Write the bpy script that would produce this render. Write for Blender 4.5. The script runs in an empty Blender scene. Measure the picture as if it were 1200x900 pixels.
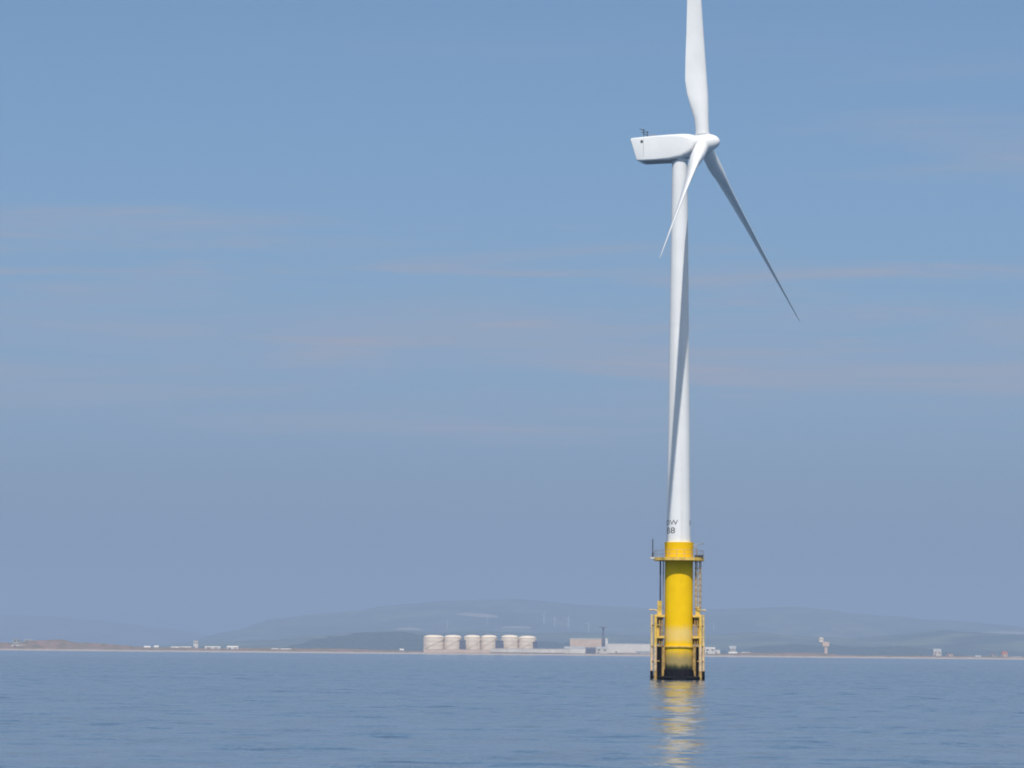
import bpy, math, random
from mathutils import Vector, Matrix, noise as mnoise
R = math.radians
rnd = random.Random(7)
sc = bpy.context.scene
col = sc.collection

# ------------------------------------------------------------------ camera
CAM_H, FPX = 3.45, 3333.0                 # eye height over the water, focal length in px of a 1200 px wide frame
cam_d = bpy.data.cameras.new('camera'); cam = bpy.data.objects.new('camera', cam_d); col.objects.link(cam)
cam_d.sensor_width = 36.0; cam_d.lens = FPX / 1200.0 * 36.0
cam_d.clip_start = 0.5; cam_d.clip_end = 300000.0
PITCH, ROLL = math.atan(316.0 / FPX), math.atan(11 / 1200)
CROT = Matrix.Rotation(math.pi / 2 + PITCH, 3, 'X') @ Matrix.Rotation(ROLL, 3, 'Z')
cam.matrix_world = Matrix.Translation((0, 0, CAM_H)) @ CROT.to_4x4()
sc.camera = cam

# ------------------------------------------------------------------ light, sky, exposure
SUN_EL, SUN_AZ = R(50.0), R(183.3)        # azimuth clockwise from +Y (north): sun behind the boat
to_sun = Vector((math.sin(SUN_AZ) * math.cos(SUN_EL), math.cos(SUN_AZ) * math.cos(SUN_EL), math.sin(SUN_EL)))
sd = bpy.data.lights.new('sun', 'SUN'); sd.energy = 4.0; sd.angle = R(0.55); sd.color = (1.0, 0.955, 0.89)
so = bpy.data.objects.new('sun', sd); col.objects.link(so)
so.rotation_euler = to_sun.to_track_quat('Z', 'Y').to_euler(); so.location = (0, -50, 200)

w = bpy.data.worlds.new('World'); sc.world = w; w.use_nodes = True
nt = w.node_tree; nt.nodes.clear()
def N(t, typ, **kw):
    n = t.nodes.new(typ)
    for k, v in kw.items():
        if k[0] == '_': n.inputs[int(k[1:])].default_value = v
        else: setattr(n, k, v)
    return n
def mathn(t, op, a=None, b=None, c=None, clamp=False):
    n = t.nodes.new('ShaderNodeMath'); n.operation = op; n.use_clamp = clamp
    for i, v in enumerate((a, b, c)):
        if v is None: continue
        if isinstance(v, (int, float)): n.inputs[i].default_value = v
        else: t.links.new(v, n.inputs[i])
    return n.outputs[0]
def mixc(t, fac, a, b):
    n = t.nodes.new('ShaderNodeMix'); n.data_type = 'RGBA'
    for i, v in ((0, fac), (6, a), (7, b)):
        if isinstance(v, (int, float)): n.inputs[i].default_value = v
        elif isinstance(v, tuple): n.inputs[i].default_value = (v + (1,))[:4]
        else: t.links.new(v, n.inputs[i])
    return n.outputs[2]
def smooth(t, v, lo, hi, a=0.0, b=1.0):
    n = t.nodes.new('ShaderNodeMapRange'); n.interpolation_type = 'SMOOTHSTEP'
    t.links.new(v, n.inputs[0])
    for i, x in enumerate((lo, hi, a, b)): n.inputs[i + 1].default_value = x
    return n.outputs[0]
sky = N(nt, 'ShaderNodeTexSky', sky_type='NISHITA', sun_disc=False, sun_elevation=SUN_EL, sun_rotation=SUN_AZ,
        altitude=2000.0, air_density=1.0, dust_density=0.8, ozone_density=3.0)
# thin cirrus, laid out on a layer high above: direction / height gives the place on the layer
tc = N(nt, 'ShaderNodeTexCoord'); sep = N(nt, 'ShaderNodeSeparateXYZ'); nt.links.new(tc.outputs['Generated'], sep.inputs[0])
zc = mathn(nt, 'MAXIMUM', sep.outputs[2], 0.012)
cx = mathn(nt, 'DIVIDE', sep.outputs[0], zc); cy = mathn(nt, 'DIVIDE', sep.outputs[1], zc)
def cloud(sx, sy, off, detail, rough, dist):
    cb = N(nt, 'ShaderNodeCombineXYZ')
    nt.links.new(mathn(nt, 'MULTIPLY', cx, sx), cb.inputs[0]); nt.links.new(mathn(nt, 'MULTIPLY', cy, sy), cb.inputs[1]); cb.inputs[2].default_value = off
    no = N(nt, 'ShaderNodeTexNoise'); nt.links.new(cb.outputs[0], no.inputs['Vector'])
    no.inputs['Scale'].default_value = 1.0; no.inputs['Detail'].default_value = detail; no.inputs['Roughness'].default_value = rough; no.inputs['Distortion'].default_value = dist
    return no.outputs[0]
def band(c, wd):                           # soft belt of elevation (sine of it)
    d = mathn(nt, 'ABSOLUTE', mathn(nt, 'SUBTRACT', sep.outputs[2], c))
    return smooth(nt, d, 0.0, wd, 1.0, 0.0)
c1 = smooth(nt, cloud(0.55, 0.50, 3.1, 6, 0.55, 0.6), 0.40, 0.72)
c2 = smooth(nt, cloud(0.8, 1.3, 8.4, 6, 0.6, 0.4), 0.50, 0.75)
c4 = smooth(nt, cloud(0.35, 2.6, 5.7, 5, 0.6, 0.8), 0.36, 0.70)            # fine combed fibres
c1 = mathn(nt, 'MULTIPLY', c1, mathn(nt, 'ADD', 0.65, mathn(nt, 'MULTIPLY', c4, 0.6)))
cm = mathn(nt, 'ADD', mathn(nt, 'MULTIPLY', c1, band(0.099, 0.040)), mathn(nt, 'MULTIPLY', c2, band(0.138, 0.09)))
CLOUD_AMT = 0.9
cm = mathn(nt, 'MULTIPLY', cm, CLOUD_AMT, clamp=True)
tint = N(nt, 'ShaderNodeMix', data_type='RGBA', blend_type='MULTIPLY'); tint.inputs[0].default_value = 1.0
nt.links.new(sky.outputs[0], tint.inputs[6]); tint.inputs[7].default_value = (0.85, 1.05, 1.08, 1)
# thin even veil of high cloud, thicker the flatter one looks through it
SKY_K = 0.102
veil = mathn(nt, 'SUBTRACT', 1.0, mathn(nt, 'EXPONENT', mathn(nt, 'MULTIPLY', -0.357, mathn(nt, 'POWER', mathn(nt, 'DIVIDE', 0.222, zc), 1.33))))
skyc = mixc(nt, veil, tint.outputs[2], tuple(c / SKY_K for c in (0.19, 0.262, 0.375)))
skyc = mixc(nt, cm, skyc, tuple(c / SKY_K for c in (0.37, 0.395, 0.485)))
# unseen broken bright cloud higher up and behind the boat, added as white fill
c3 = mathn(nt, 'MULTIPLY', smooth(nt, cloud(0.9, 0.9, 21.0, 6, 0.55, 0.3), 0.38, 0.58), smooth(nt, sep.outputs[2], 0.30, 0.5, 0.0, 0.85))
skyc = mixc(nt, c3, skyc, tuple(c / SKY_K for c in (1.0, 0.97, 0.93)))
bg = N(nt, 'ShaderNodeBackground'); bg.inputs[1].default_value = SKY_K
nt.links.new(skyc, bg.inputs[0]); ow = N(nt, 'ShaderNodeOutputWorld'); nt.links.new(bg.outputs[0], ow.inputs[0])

vs = sc.view_settings
sc.display_settings.display_device = 'sRGB'; vs.view_transform = 'Standard'; vs.look = 'None'; vs.gamma = 1.0; vs.use_curve_mapping = False
vs.exposure = 0.0
sc.render.engine = 'CYCLES'
cy_ = sc.cycles
cy_.max_bounces = 6; cy_.diffuse_bounces = 2; cy_.glossy_bounces = 3; cy_.volume_bounces = 0; cy_.transparent_max_bounces = 8
cy_.pixel_filter_type = 'BLACKMAN_HARRIS'; cy_.filter_width = 1.9
cy_.caustics_reflective = False; cy_.caustics_refractive = False

# ------------------------------------------------------------------ helpers
def at(px, py, Y):
    """point at distance Y (metres ahead) seen at a pixel of the 1200 x 900 photograph"""
    d = CROT @ Vector(((px - 600) / FPX, -(py - 450) / FPX, -1.0))
    return d * (Y / d.y) + Vector((0, 0, CAM_H))

class MB:
    def __init__(s): s.v = []; s.f = []
    def box(s, x0, x1, y0, y1, z0, z1, bev=0.0):
        b = len(s.v)
        s.v += [(x, y, z) for z in (z0, z1) for y in (y0, y1) for x in (x0, x1)]
        s.f += [tuple(b + i for i in q) for q in ((0, 2, 3, 1), (4, 5, 7, 6), (0, 1, 5, 4), (2, 6, 7, 3), (0, 4, 6, 2), (1, 3, 7, 5))]
        return s
    def obox(s, c, ax, ay, az):           # oriented box: centre and half axes
        b = len(s.v); c = Vector(c)
        s.v += [tuple(c + i * Vector(ax) + j * Vector(ay) + k * Vector(az)) for k in (-1, 1) for j in (-1, 1) for i in (-1, 1)]
        s.f += [tuple(b + i for i in q) for q in ((0, 2, 3, 1), (4, 5, 7, 6), (0, 1, 5, 4), (2, 6, 7, 3), (0, 4, 6, 2), (1, 3, 7, 5))]
        return s
    def rings(s, rings, cap0=True, cap1=True, close=True):
        b = len(s.v); n = len(rings[0])
        for r in rings: s.v += [tuple(p) for p in r]
        for i in range(len(rings) - 1):
            for j in range(n if close else n - 1):
                k = (j + 1) % n
                s.f.append((b + i * n + j, b + i * n + k, b + (i + 1) * n + k, b + (i + 1) * n + j))
        if cap0: s.f.append(tuple(b + j for j in reversed(range(n))))
        if cap1: s.f.append(tuple(b + (len(rings) - 1) * n + j for j in range(n)))
        return s
    def tube(s, p, q, r, r2=None, n=10):
        p, q = Vector(p), Vector(q); d = (q - p).normalized()
        a = d.orthogonal().normalized(); b = d.cross(a)
        r2 = r if r2 is None else r2
        return s.rings([[c + (a * math.cos(t) + b * math.sin(t)) * rr for t in (2 * math.pi * k / n for k in range(n))] for c, rr in ((p, r), (q, r2))])
    def path(s, pts, r, n=8, closed=False):
        pts = [Vector(p) for p in pts]; rings = []
        for i, p in enumerate(pts):
            d = (pts[min(i + 1, len(pts) - 1)] - pts[max(i - 1, 0)]).normalized() if not closed else (pts[(i + 1) % len(pts)] - pts[i - 1]).normalized()
            up = Vector((0, 0, 1)) if abs(d.z) < 0.95 else Vector((1, 0, 0))
            a = d.cross(up).normalized(); b = a.cross(d)
            rings.append([p + (a * math.cos(t) + b * math.sin(t)) * r for t in (2 * math.pi * k / n for k in range(n))])
        if closed: rings.append(rings[0]); return s.rings(rings, False, False)
        return s.rings(rings)
    def lathe(s, prof, c=(0, 0), n=64, cap0=True, cap1=True):
        return s.rings([[(c[0] + r * math.cos(2 * math.pi * k / n), c[1] + r * math.sin(2 * math.pi * k / n), z) for k in range(n)] for r, z in prof], cap0, cap1)
    def build(s, name, mat, parent=None, smooth_deg=35, loc=None):
        me = bpy.data.meshes.new(name); me.from_pydata([tuple(v) for v in s.v], [], s.f); me.update()
        me.materials.append(mat)
        if smooth_deg:
            me.polygons.foreach_set('use_smooth', [True] * len(me.polygons)); me.set_sharp_from_angle(angle=R(smooth_deg))
        o = bpy.data.objects.new(name, me); col.objects.link(o)
        if parent: o.parent = parent
        if loc is not None: o.location = loc
        return o
def tag(o, label=None, cat=None, group=None, kind=None):
    for k, v in (('label', label), ('category', cat), ('group', group), ('kind', kind)):
        if v: o[k] = v
    return o
def empty(name, loc, rz=0.0):
    o = bpy.data.objects.new(name, None); o.empty_display_size = 1.0; col.objects.link(o); o.location = loc; o.rotation_euler = (0, 0, rz); return o
def copy_tree(o, parent=None):
    c = o.copy(); col.objects.link(c)
    for k in ('label',):
        if parent is None and k in c: del c[k]
    if parent: c.parent = parent
    for ch in [x for x in bpy.data.objects if x.parent == o]: copy_tree(ch, c)
    return c

def pbr(name, base, rough=0.6, var=0.12, scale=1.0, metal=0.0, bump=0.0, spec=0.5):
    """plain weathered surface: base colour broken up by two sizes of noise"""
    m = bpy.data.materials.new(name); m.use_nodes = True; t = m.node_tree; p = t.nodes['Principled BSDF']
    tcx = N(t, 'ShaderNodeTexCoord')
    n1 = N(t, 'ShaderNodeTexNoise'); n1.inputs['Scale'].default_value = scale; n1.inputs['Detail'].default_value = 6; n1.inputs['Roughness'].default_value = 0.6
    t.links.new(tcx.outputs['Object'], n1.inputs['Vector'])
    f = smooth(t, n1.outputs[0], 0.3, 0.7)
    dark = tuple(c * (1 - var) for c in base); lite = tuple(min(1, c * (1 + var * 0.6)) for c in base)
    t.links.new(mixc(t, f, dark, lite), p.inputs['Base Color'])
    t.links.new(mathn(t, 'ADD', mathn(t, 'MULTIPLY', n1.outputs[0], 0.15), rough - 0.075), p.inputs['Roughness'])
    p.inputs['Metallic'].default_value = metal; p.inputs['Specular IOR Level'].default_value = spec
    if bump:
        b = N(t, 'ShaderNodeBump'); b.inputs['Strength'].default_value = bump; b.inputs['Distance'].default_value = 0.05
        t.links.new(n1.outputs[0], b.inputs['Height']); t.links.new(b.outputs[0], p.inputs['Normal'])
    return m

# ------------------------------------------------------------------ materials
def sea_material():
    m = bpy.data.materials.new('sea water'); m.use_nodes = True; t = m.node_tree; p = t.nodes['Principled BSDF']
    p.inputs['Base Color'].default_value = (0.062, 0.105, 0.165, 1); p.inputs['Roughness'].default_value = 0.11; p.inputs['IOR'].default_value = 1.333
    tcx = N(t, 'ShaderNodeTexCoord')
    def slope(sx, sy, amp, detail, seed):
        mp = N(t, 'ShaderNodeMapping'); mp.inputs['Scale'].default_value = (sx, sy, 1); mp.inputs['Location'].default_value = (seed, seed * 1.7, seed)
        t.links.new(tcx.outputs['Object'], mp.inputs[0])
        no = N(t, 'ShaderNodeTexNoise'); no.inputs['Scale'].default_value = 1.0; no.inputs['Detail'].default_value = detail; no.inputs['Roughness'].default_value = 0.6
        t.links.new(mp.outputs[0], no.inputs['Vector'])
        s1 = N(t, 'ShaderNodeVectorMath', operation='SUBTRACT'); t.links.new(no.outputs['Color'], s1.inputs[0]); s1.inputs[1].default_value = (0.5, 0.5, 0.5)
        s2 = N(t, 'ShaderNodeVectorMath', operation='MULTIPLY'); t.links.new(s1.outputs[0], s2.inputs[0]); s2.inputs[1].default_value = (amp, amp, 0)
        return s2.outputs[0]
    def add(a, b):
        n = N(t, 'ShaderNodeVectorMath', operation='ADD'); t.links.new(a, n.inputs[0])
        if isinstance(b, tuple): n.inputs[1].default_value = b
        else: t.links.new(b, n.inputs[1])
        return n.outputs[0]
    # calmer and rougher areas: cat's paws of wind
    mp = N(t, 'ShaderNodeMapping'); mp.inputs['Scale'].default_value = (0.16, 0.08, 1); t.links.new(tcx.outputs['Object'], mp.inputs[0])
    pa = N(t, 'ShaderNodeTexNoise'); pa.inputs['Scale'].default_value = 1.0; pa.inputs['Detail'].default_value = 4; t.links.new(mp.outputs[0], pa.inputs['Vector'])
    gust = smooth(t, pa.outputs[0], 0.42, 0.72, 0.7, 2.0)
    rip = add(slope(2.4, 3.2, 0.22, 3, 1.0), slope(0.35, 0.55, 0.16, 3, 5.0))
    sg = N(t, 'ShaderNodeVectorMath', operation='SCALE'); t.links.new(rip, sg.inputs[0]); t.links.new(gust, sg.inputs['Scale'])
    tot = add(add(sg.outputs[0], slope(0.05, 0.09, 0.03, 2, 9.0)), N(t, 'ShaderNodeNewGeometry').outputs['Normal'])
    nn = N(t, 'ShaderNodeVectorMath', operation='NORMALIZE'); t.links.new(tot, nn.inputs[0])
    t.links.new(nn.outputs[0], p.inputs['Normal'])
    return m
M = {}
M['sea'] = sea_material()
def land_material():
    m = bpy.data.materials.new('coastal land'); m.use_nodes = True; t = m.node_tree; p = t.nodes['Principled BSDF']; p.inputs['Roughness'].default_value = 0.95
    tcx = N(t, 'ShaderNodeTexCoord'); sp = N(t, 'ShaderNodeSeparateXYZ'); t.links.new(tcx.outputs['Object'], sp.inputs[0])
    n1 = N(t, 'ShaderNodeTexNoise'); n1.inputs['Scale'].default_value = 0.012; n1.inputs['Detail'].default_value = 6; t.links.new(tcx.outputs['Object'], n1.inputs['Vector'])
    n2 = N(t, 'ShaderNodeTexNoise'); n2.inputs['Scale'].default_value = 0.05; n2.inputs['Detail'].default_value = 5; t.links.new(tcx.outputs['Object'], n2.inputs['Vector'])
    soil = mixc(t, smooth(t, n1.outputs[0], 0.42, 0.6), (0.22, 0.155, 0.145), (0.18, 0.145, 0.125))
    soil = mixc(t, smooth(t, n2.outputs[0], 0.5, 0.62), soil, (0.14, 0.125, 0.095))
    z = mathn(t, 'ADD', sp.outputs[2], mathn(t, 'MULTIPLY', n2.outputs[0], 5.0))
    c = mixc(t, smooth(t, z, 4.0, 9.0), (0.40, 0.345, 0.31), soil)
    t.links.new(c, p.inputs['Base Color'])
    return m
M['land'] = land_material()
def hill_material(name, grass, moor, wood):
    m = bpy.data.materials.new(name); m.use_nodes = True; t = m.node_tree; p = t.nodes['Principled BSDF']; p.inputs['Roughness'].default_value = 1.0; p.inputs['Specular IOR Level'].default_value = 0.1
    tcx = N(t, 'ShaderNodeTexCoord')
    n1 = N(t, 'ShaderNodeTexNoise'); n1.inputs['Scale'].default_value = 0.0011; n1.inputs['Detail'].default_value = 6; t.links.new(tcx.outputs['Object'], n1.inputs['Vector'])
    vo = N(t, 'ShaderNodeTexVoronoi'); vo.inputs['Scale'].default_value = 0.004; t.links.new(tcx.outputs['Object'], vo.inputs['Vector'])
    sv = N(t, 'ShaderNodeSeparateColor'); t.links.new(vo.outputs['Color'], sv.inputs[0])
    c = mixc(t, smooth(t, n1.outputs[0], 0.4, 0.62), moor, wood)
    c = mixc(t, mathn(t, 'MULTIPLY', mathn(t, 'GREATER_THAN', sv.outputs[0], 0.55), smooth(t, n1.outputs[0], 0.62, 0.4)), c, grass)
    t.links.new(c, p.inputs['Base Color'])
    return m
M['hill'] = hill_material('moor and pasture', (0.16, 0.17, 0.07), (0.09, 0.085, 0.05), (0.035, 0.05, 0.028))
M['foothill'] = hill_material('pasture and copses', (0.13, 0.17, 0.06), (0.10, 0.11, 0.05), (0.03, 0.05, 0.025))
M['wood'] = pbr('woodland leaves', (0.035, 0.055, 0.03), 0.95, 0.5, 0.03, spec=0.1)
M['field'] = pbr('dry pale field', (0.42, 0.36, 0.24), 0.95, 0.2, 0.01, spec=0.1)

M['white'] = pbr('white gelcoat', (0.80, 0.80, 0.79), 0.38, 0.04, 0.4)
def streaked_white(name, base):
    m = pbr(name, base, 0.42, 0.045, 0.25); t = m.node_tree; p = t.nodes['Principled BSDF']
    src = p.inputs['Base Color'].links[0].from_socket
    tcx = N(t, 'ShaderNodeTexCoord'); mp = N(t, 'ShaderNodeMapping'); mp.inputs['Scale'].default_value = (1.6, 1.6, 0.035); t.links.new(tcx.outputs['Object'], mp.inputs[0])
    n = N(t, 'ShaderNodeTexNoise'); n.inputs['Scale'].default_value = 1.0; n.inputs['Detail'].default_value = 5; t.links.new(mp.outputs[0], n.inputs['Vector'])
    t.links.new(mixc(t, mathn(t, 'MULTIPLY', smooth(t, n.outputs[0], 0.52, 0.72), 0.28), src, (0.56, 0.53, 0.47)), p.inputs['Base Color'])
    return m
M['tower'] = streaked_white('white tower paint', (0.80, 0.80, 0.79))
M['grey'] = pbr('galvanised steel', (0.34, 0.34, 0.35), 0.5, 0.25, 1.5, metal=0.4)
M['black'] = pbr('black marking paint', (0.09, 0.095, 0.105), 0.6, 0.2, 2.0)
M['dark'] = pbr('dark steel', (0.05, 0.05, 0.055), 0.5, 0.3, 2.0)
def yellow_material(name, tide=True):
    m = bpy.data.materials.new(name); m.use_nodes = True; t = m.node_tree; p = t.nodes['Principled BSDF']
    tcx = N(t, 'ShaderNodeTexCoord'); sp = N(t, 'ShaderNodeSeparateXYZ'); t.links.new(tcx.outputs['Object'], sp.inputs[0])
    def ns(scale, sz=1.0, det=6):
        mp = N(t, 'ShaderNodeMapping'); mp.inputs['Scale'].default_value = (1, 1, sz); t.links.new(tcx.outputs['Object'], mp.inputs[0])
        n = N(t, 'ShaderNodeTexNoise'); n.inputs['Scale'].default_value = scale; n.inputs['Detail'].default_value = det; n.inputs['Roughness'].default_value = 0.6; t.links.new(mp.outputs[0], n.inputs['Vector'])
        return n.outputs[0]
    big, streak, fine = ns(0.5), ns(1.6, 0.12), ns(5.0)
    c = mixc(t, smooth(t, big, 0.3, 0.7), (0.91, 0.535, 0.001), (0.95, 0.60, 0.002))
    c = mixc(t, mathn(t, 'MULTIPLY', smooth(t, streak, 0.58, 0.75), 0.35), c, (0.45, 0.22, 0.03))
    if tide:
        zz = mathn(t, 'ADD', sp.outputs[2], mathn(t, 'MULTIPLY', mathn(t, 'SUBTRACT', streak, 0.5), 1.1))
        # bleached salt belt, then weed, then barnacle black
        belt = mathn(t, 'MULTIPLY', smooth(t, zz, 4.9, 5.8), smooth(t, zz, 7.9, 6.6))
        c = mixc(t, mathn(t, 'MULTIPLY', belt, smooth(t, big, 0.25, 0.6, 0.3, 0.7)), c, (0.82, 0.60, 0.24))
        c = mixc(t, mathn(t, 'MULTIPLY', smooth(t, zz, 4.7, 2.7), 0.9), c, (0.30, 0.24, 0.12))
        c = mixc(t, smooth(t, zz, 2.5, 1.7), c, (0.05, 0.06, 0.03))
        c = mixc(t, smooth(t, zz, 1.9, 1.3), c, (0.012, 0.012, 0.016))
    c = mixc(t, mathn(t, 'MULTIPLY', smooth(t, fine, 0.62, 0.72), 0.25), c, (0.4, 0.2, 0.05))
    t.links.new(c, p.inputs['Base Color']); p.inputs['Roughness'].default_value = 0.55; p.inputs['Specular IOR Level'].default_value = 0.15
    return m
M['yellow'] = yellow_material('yellow tide-stained paint')
M['yellow_steel'] = pbr('yellow fittings paint', (0.80, 0.52, 0.10), 0.5, 0.25, 1.5)
M['pale_steel'] = pbr('sun bleached fender paint', (0.70, 0.53, 0.26), 0.55, 0.3, 1.2)
M['fender'] = pbr('salt bleached fender steel', (0.68, 0.50, 0.30), 0.6, 0.35, 1.2)
M['rust'] = pbr('rusty brown steel', (0.44, 0.28, 0.09), 0.8, 0.4, 2.0)
M['growth'] = pbr('wet black marine growth', (0.009, 0.009, 0.013), 0.7, 0.4, 3.0, bump=0.6, spec=0.15)
M['cream'] = pbr('cream tank paint', (0.86, 0.72, 0.57), 0.6, 0.08, 0.06)
M['concrete'] = pbr('pale concrete', (0.60, 0.56, 0.51), 0.85, 0.15, 0.05)
M['clad_white'] = pbr('white cladding', (0.68, 0.64, 0.59), 0.6, 0.08, 0.08)
M['clad_pink'] = pbr('buff brick cladding', (0.62, 0.47, 0.38), 0.8, 0.12, 0.08)
M['slate'] = pbr('slate blue roofing', (0.11, 0.12, 0.17), 0.7, 0.2, 0.1)
M['roof_grey'] = pbr('grey roof sheet', (0.36, 0.37, 0.38), 0.7, 0.15, 0.1)
M['red_tile'] = pbr('red roof tiles', (0.34, 0.13, 0.09), 0.85, 0.2, 0.2)
M['glass'] = pbr('dark window glass', (0.03, 0.035, 0.045), 0.15, 0.2, 0.5)

# ------------------------------------------------------------------ the setting: sea, land, hills
XW = 26000.0
import numpy as np
def sea_mesh():
    """one sheet: a fine grid with real wind waves round the turbine, big flat faces out to the horizon"""
    g = np.random.default_rng(11)
    yl = [62.0]
    while yl[-1] < 1500: yl.append(yl[-1] + 0.36 + max(0.0, yl[-1] - 430) * 0.0013)
    xl = [0.0]
    while xl[-1] < 330: xl.append(xl[-1] + 0.46 + max(0.0, xl[-1] - 95) * 0.012)
    xg = np.array([-q for q in xl[:0:-1]] + xl); yg = np.array(yl); nx, ny = len(xg), len(yg); gx, gy = np.meshgrid(xg, yg)
    X0, X1, Y0, Y1 = xg[0], xg[-1], yg[0], yg[-1]
    sp = np.maximum(np.gradient(xg)[None, :], np.gradient(yg)[:, None])
    z = np.zeros_like(gx)
    WAVES = 80
    lam = np.exp(g.uniform(np.log(1.2), np.log(7.0), WAVES)); th = g.normal(R(75), R(34), WAVES); ph = g.uniform(0, 2 * np.pi, WAVES)
    # gusts: calmer and livelier patches of water
    gust = np.zeros_like(gx)
    for k in range(14):
        l = g.uniform(14, 55); t = g.uniform(0, np.pi); gust += np.sin(2 * np.pi / l * (gx * np.cos(t) * 0.7 + gy * np.sin(t)) + g.uniform(0, 6.28))
    gust = 1.0 + 0.3 * np.tanh(gust / 2.6)
    for l, t, p in zip(lam, th, ph):
        k = 2 * np.pi / l; amp = SEA_SLOPE * math.sqrt(2.0 / WAVES) / k
        z += amp * np.sin(k * (gx * np.cos(t) + gy * np.sin(t)) + p) * (gust if l < 5 else 1.0) * ((l / sp - 2.0) / 1.5).clip(0, 1)
    edge = np.minimum(np.minimum(gx - X0, X1 - gx) / 10.0, np.minimum(gy - Y0, (Y1 - gy) / 20.0) / 10.0).clip(0, 1)
    z *= edge * edge * (3 - 2 * edge)
    v = np.stack([gx, gy, z], -1).reshape(-1, 3)
    i = np.arange(ny - 1)[:, None] * nx + np.arange(nx - 1)[None, :]
    f = np.stack([i, i + 1, i + nx + 1, i + nx], -1).reshape(-1, 4)
    n0 = len(v)
    O = [(-XW, -600), (XW, -600), (XW, 9000), (-XW, 9000)]; I = [(X0, Y0), (X1, Y0), (X1, Y1), (X0, Y1)]
    ev = np.array([(x, y, 0.0) for x, y in O]); c = [0, nx - 1, (ny - 1) * nx + nx - 1, (ny - 1) * nx]
    ef = np.array([(n0 + k, n0 + (k + 1) % 4, c[(k + 1) % 4], c[k]) for k in range(4)])
    v = np.vstack([v, ev]).astype(np.float32); f = np.vstack([f, ef]).astype(np.int32)
    me = bpy.data.meshes.new('sea'); me.vertices.add(len(v)); me.vertices.foreach_set('co', v.ravel())
    me.loops.add(f.size); me.loops.foreach_set('vertex_index', f.ravel())
    me.polygons.add(len(f)); me.polygons.foreach_set('loop_start', np.arange(0, f.size, 4, dtype=np.int32)); me.update(calc_edges=True)
    me.polygons.foreach_set('use_smooth', np.ones(len(f), dtype=bool)); me.materials.append(M['sea']); me.validate()
    o = bpy.data.objects.new('sea', me); col.objects.link(o); return o
SEA_SLOPE = 0.053
tag(sea_mesh(), kind='structure')

def lerp_prof(prof, x):
    if x <= prof[0][0]: return prof[0][1]
    for (x0, y0), (x1, y1) in zip(prof, prof[1:]):
        if x <= x1:
            f = (x - x0) / (x1 - x0); f = f * f * (3 - 2 * f) if True else f
            return y0 + (y1 - y0) * f
    return prof[-1][1]
def fbm(x, y, sd=0.0, o=5):
    return mnoise.fractal(Vector((x, y, sd)), 1.0, 2.0, o)
# height of the shore bank (m) along the coast, x in metres at 8 km
COAST = [(-30000, 12), (-1500, 26), (-1400, 20), (-1385, 26), (-1340, 32), (-1280, 32), (-1225, 24), (-1120, 18), (-1000, 12), (-880, 11), (-700, 13), (-480, 14),
         (-330, 10), (-250, 8), (60, 8), (170, 9), (500, 9), (620, 9), (680, 13), (880, 13), (960, 8), (1440, 8), (30000, 10)]
def land_z(x, y):
    h = lerp_prof(COAST, x)
    h *= 1 + 0.18 * fbm(x * 0.01, y * 0.006, 2.0)
    d = y - 8000 + 14 * fbm(x * 0.004, 0.3, 7.0)
    if d < 0: return -1.2 + d * 0.02
    if d < 45: return -1.2 + d / 45 * 4.6
    if d < 110:
        f = (d - 45) / 65; f = f * f * (3 - 2 * f); return 3.4 + (h - 3.4) * f
    g = max(0.0, 1 - (d - 110) / 700); return 5 + (h - 5) * g
xs = [-26000, -18000, -12000, -8000, -5000, -3500, -2500] + [-1900 + 9 * i for i in range(423)] + [2500, 3500, 5000, 8000, 12000, 18000, 26000]
ys = [7970, 7990, 8000, 8010, 8022, 8036, 8050, 8064, 8078, 8092, 8106, 8122, 8150, 8200, 8300, 8500, 8900, 10000, 14000, 20000, 30000, 42000, 61000]
mb = MB(); mb.rings([[(x, y, land_z(x, y)) for x in xs] for y in ys], False, False, close=False); mb.f = [tuple(reversed(q)) for q in mb.f]
tag(mb.build('ground', M['land'], smooth_deg=80), kind='structure')

def hill_obj(name, prof_px, Yr, front, back, mat, nx=240, ny=26, rough=0.06, sd=0.0, base_px=768):
    """a range whose crest at distance Yr follows the skyline given in photo pixels; foot at Yr-front"""
    prof = []
    for px, py in prof_px:
        q = at(px, py, Yr); prof.append((q.x, q.z))
    x0, x1 = prof[0][0], prof[-1][0]
    def z(x, y):
        s = lerp_prof(prof, x)
        f = (y - (Yr - front)) / front if y < Yr else 1 - (y - Yr) / back
        f = max(0.0, min(1.0, f)); f = f * f * (3 - 2 * f)
        n = fbm(x / 1500.0, y / 1500.0, sd) * rough
        n2 = fbm(x / 500.0, y / 900.0, sd + 5) * rough * 0.25
        return -6 + (s + 6) * max(0.0, f + n * 4 * f * (1 - f) + n2 * f)
    yy = [Yr - front + front * i / (ny - 7) for i in range(ny - 6)] + [Yr + back * (i + 1) / 6 for i in range(6)]
    mbx = MB(); mbx.rings([[(x0 + (x1 - x0) * i / (nx - 1), y, z(x0 + (x1 - x0) * i / (nx - 1), y)) for i in range(nx)] for y in yy], False, False, close=False)
    mbx.f = [tuple(reversed(q)) for q in mbx.f]
    o = mbx.build(name, mat, smooth_deg=80); tag(o, kind='structure')
    return z
far_z = hill_obj('hills', [(-1300, 745), (-700, 722), (-420, 726), (-200, 716), (-60, 718), (40, 721), (120, 727), (190, 736), (260, 746), (330, 752), (420, 762)], 56000, 6000, 3000, M['hill'], sd=3.0)
HILL_Y = 41000
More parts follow.
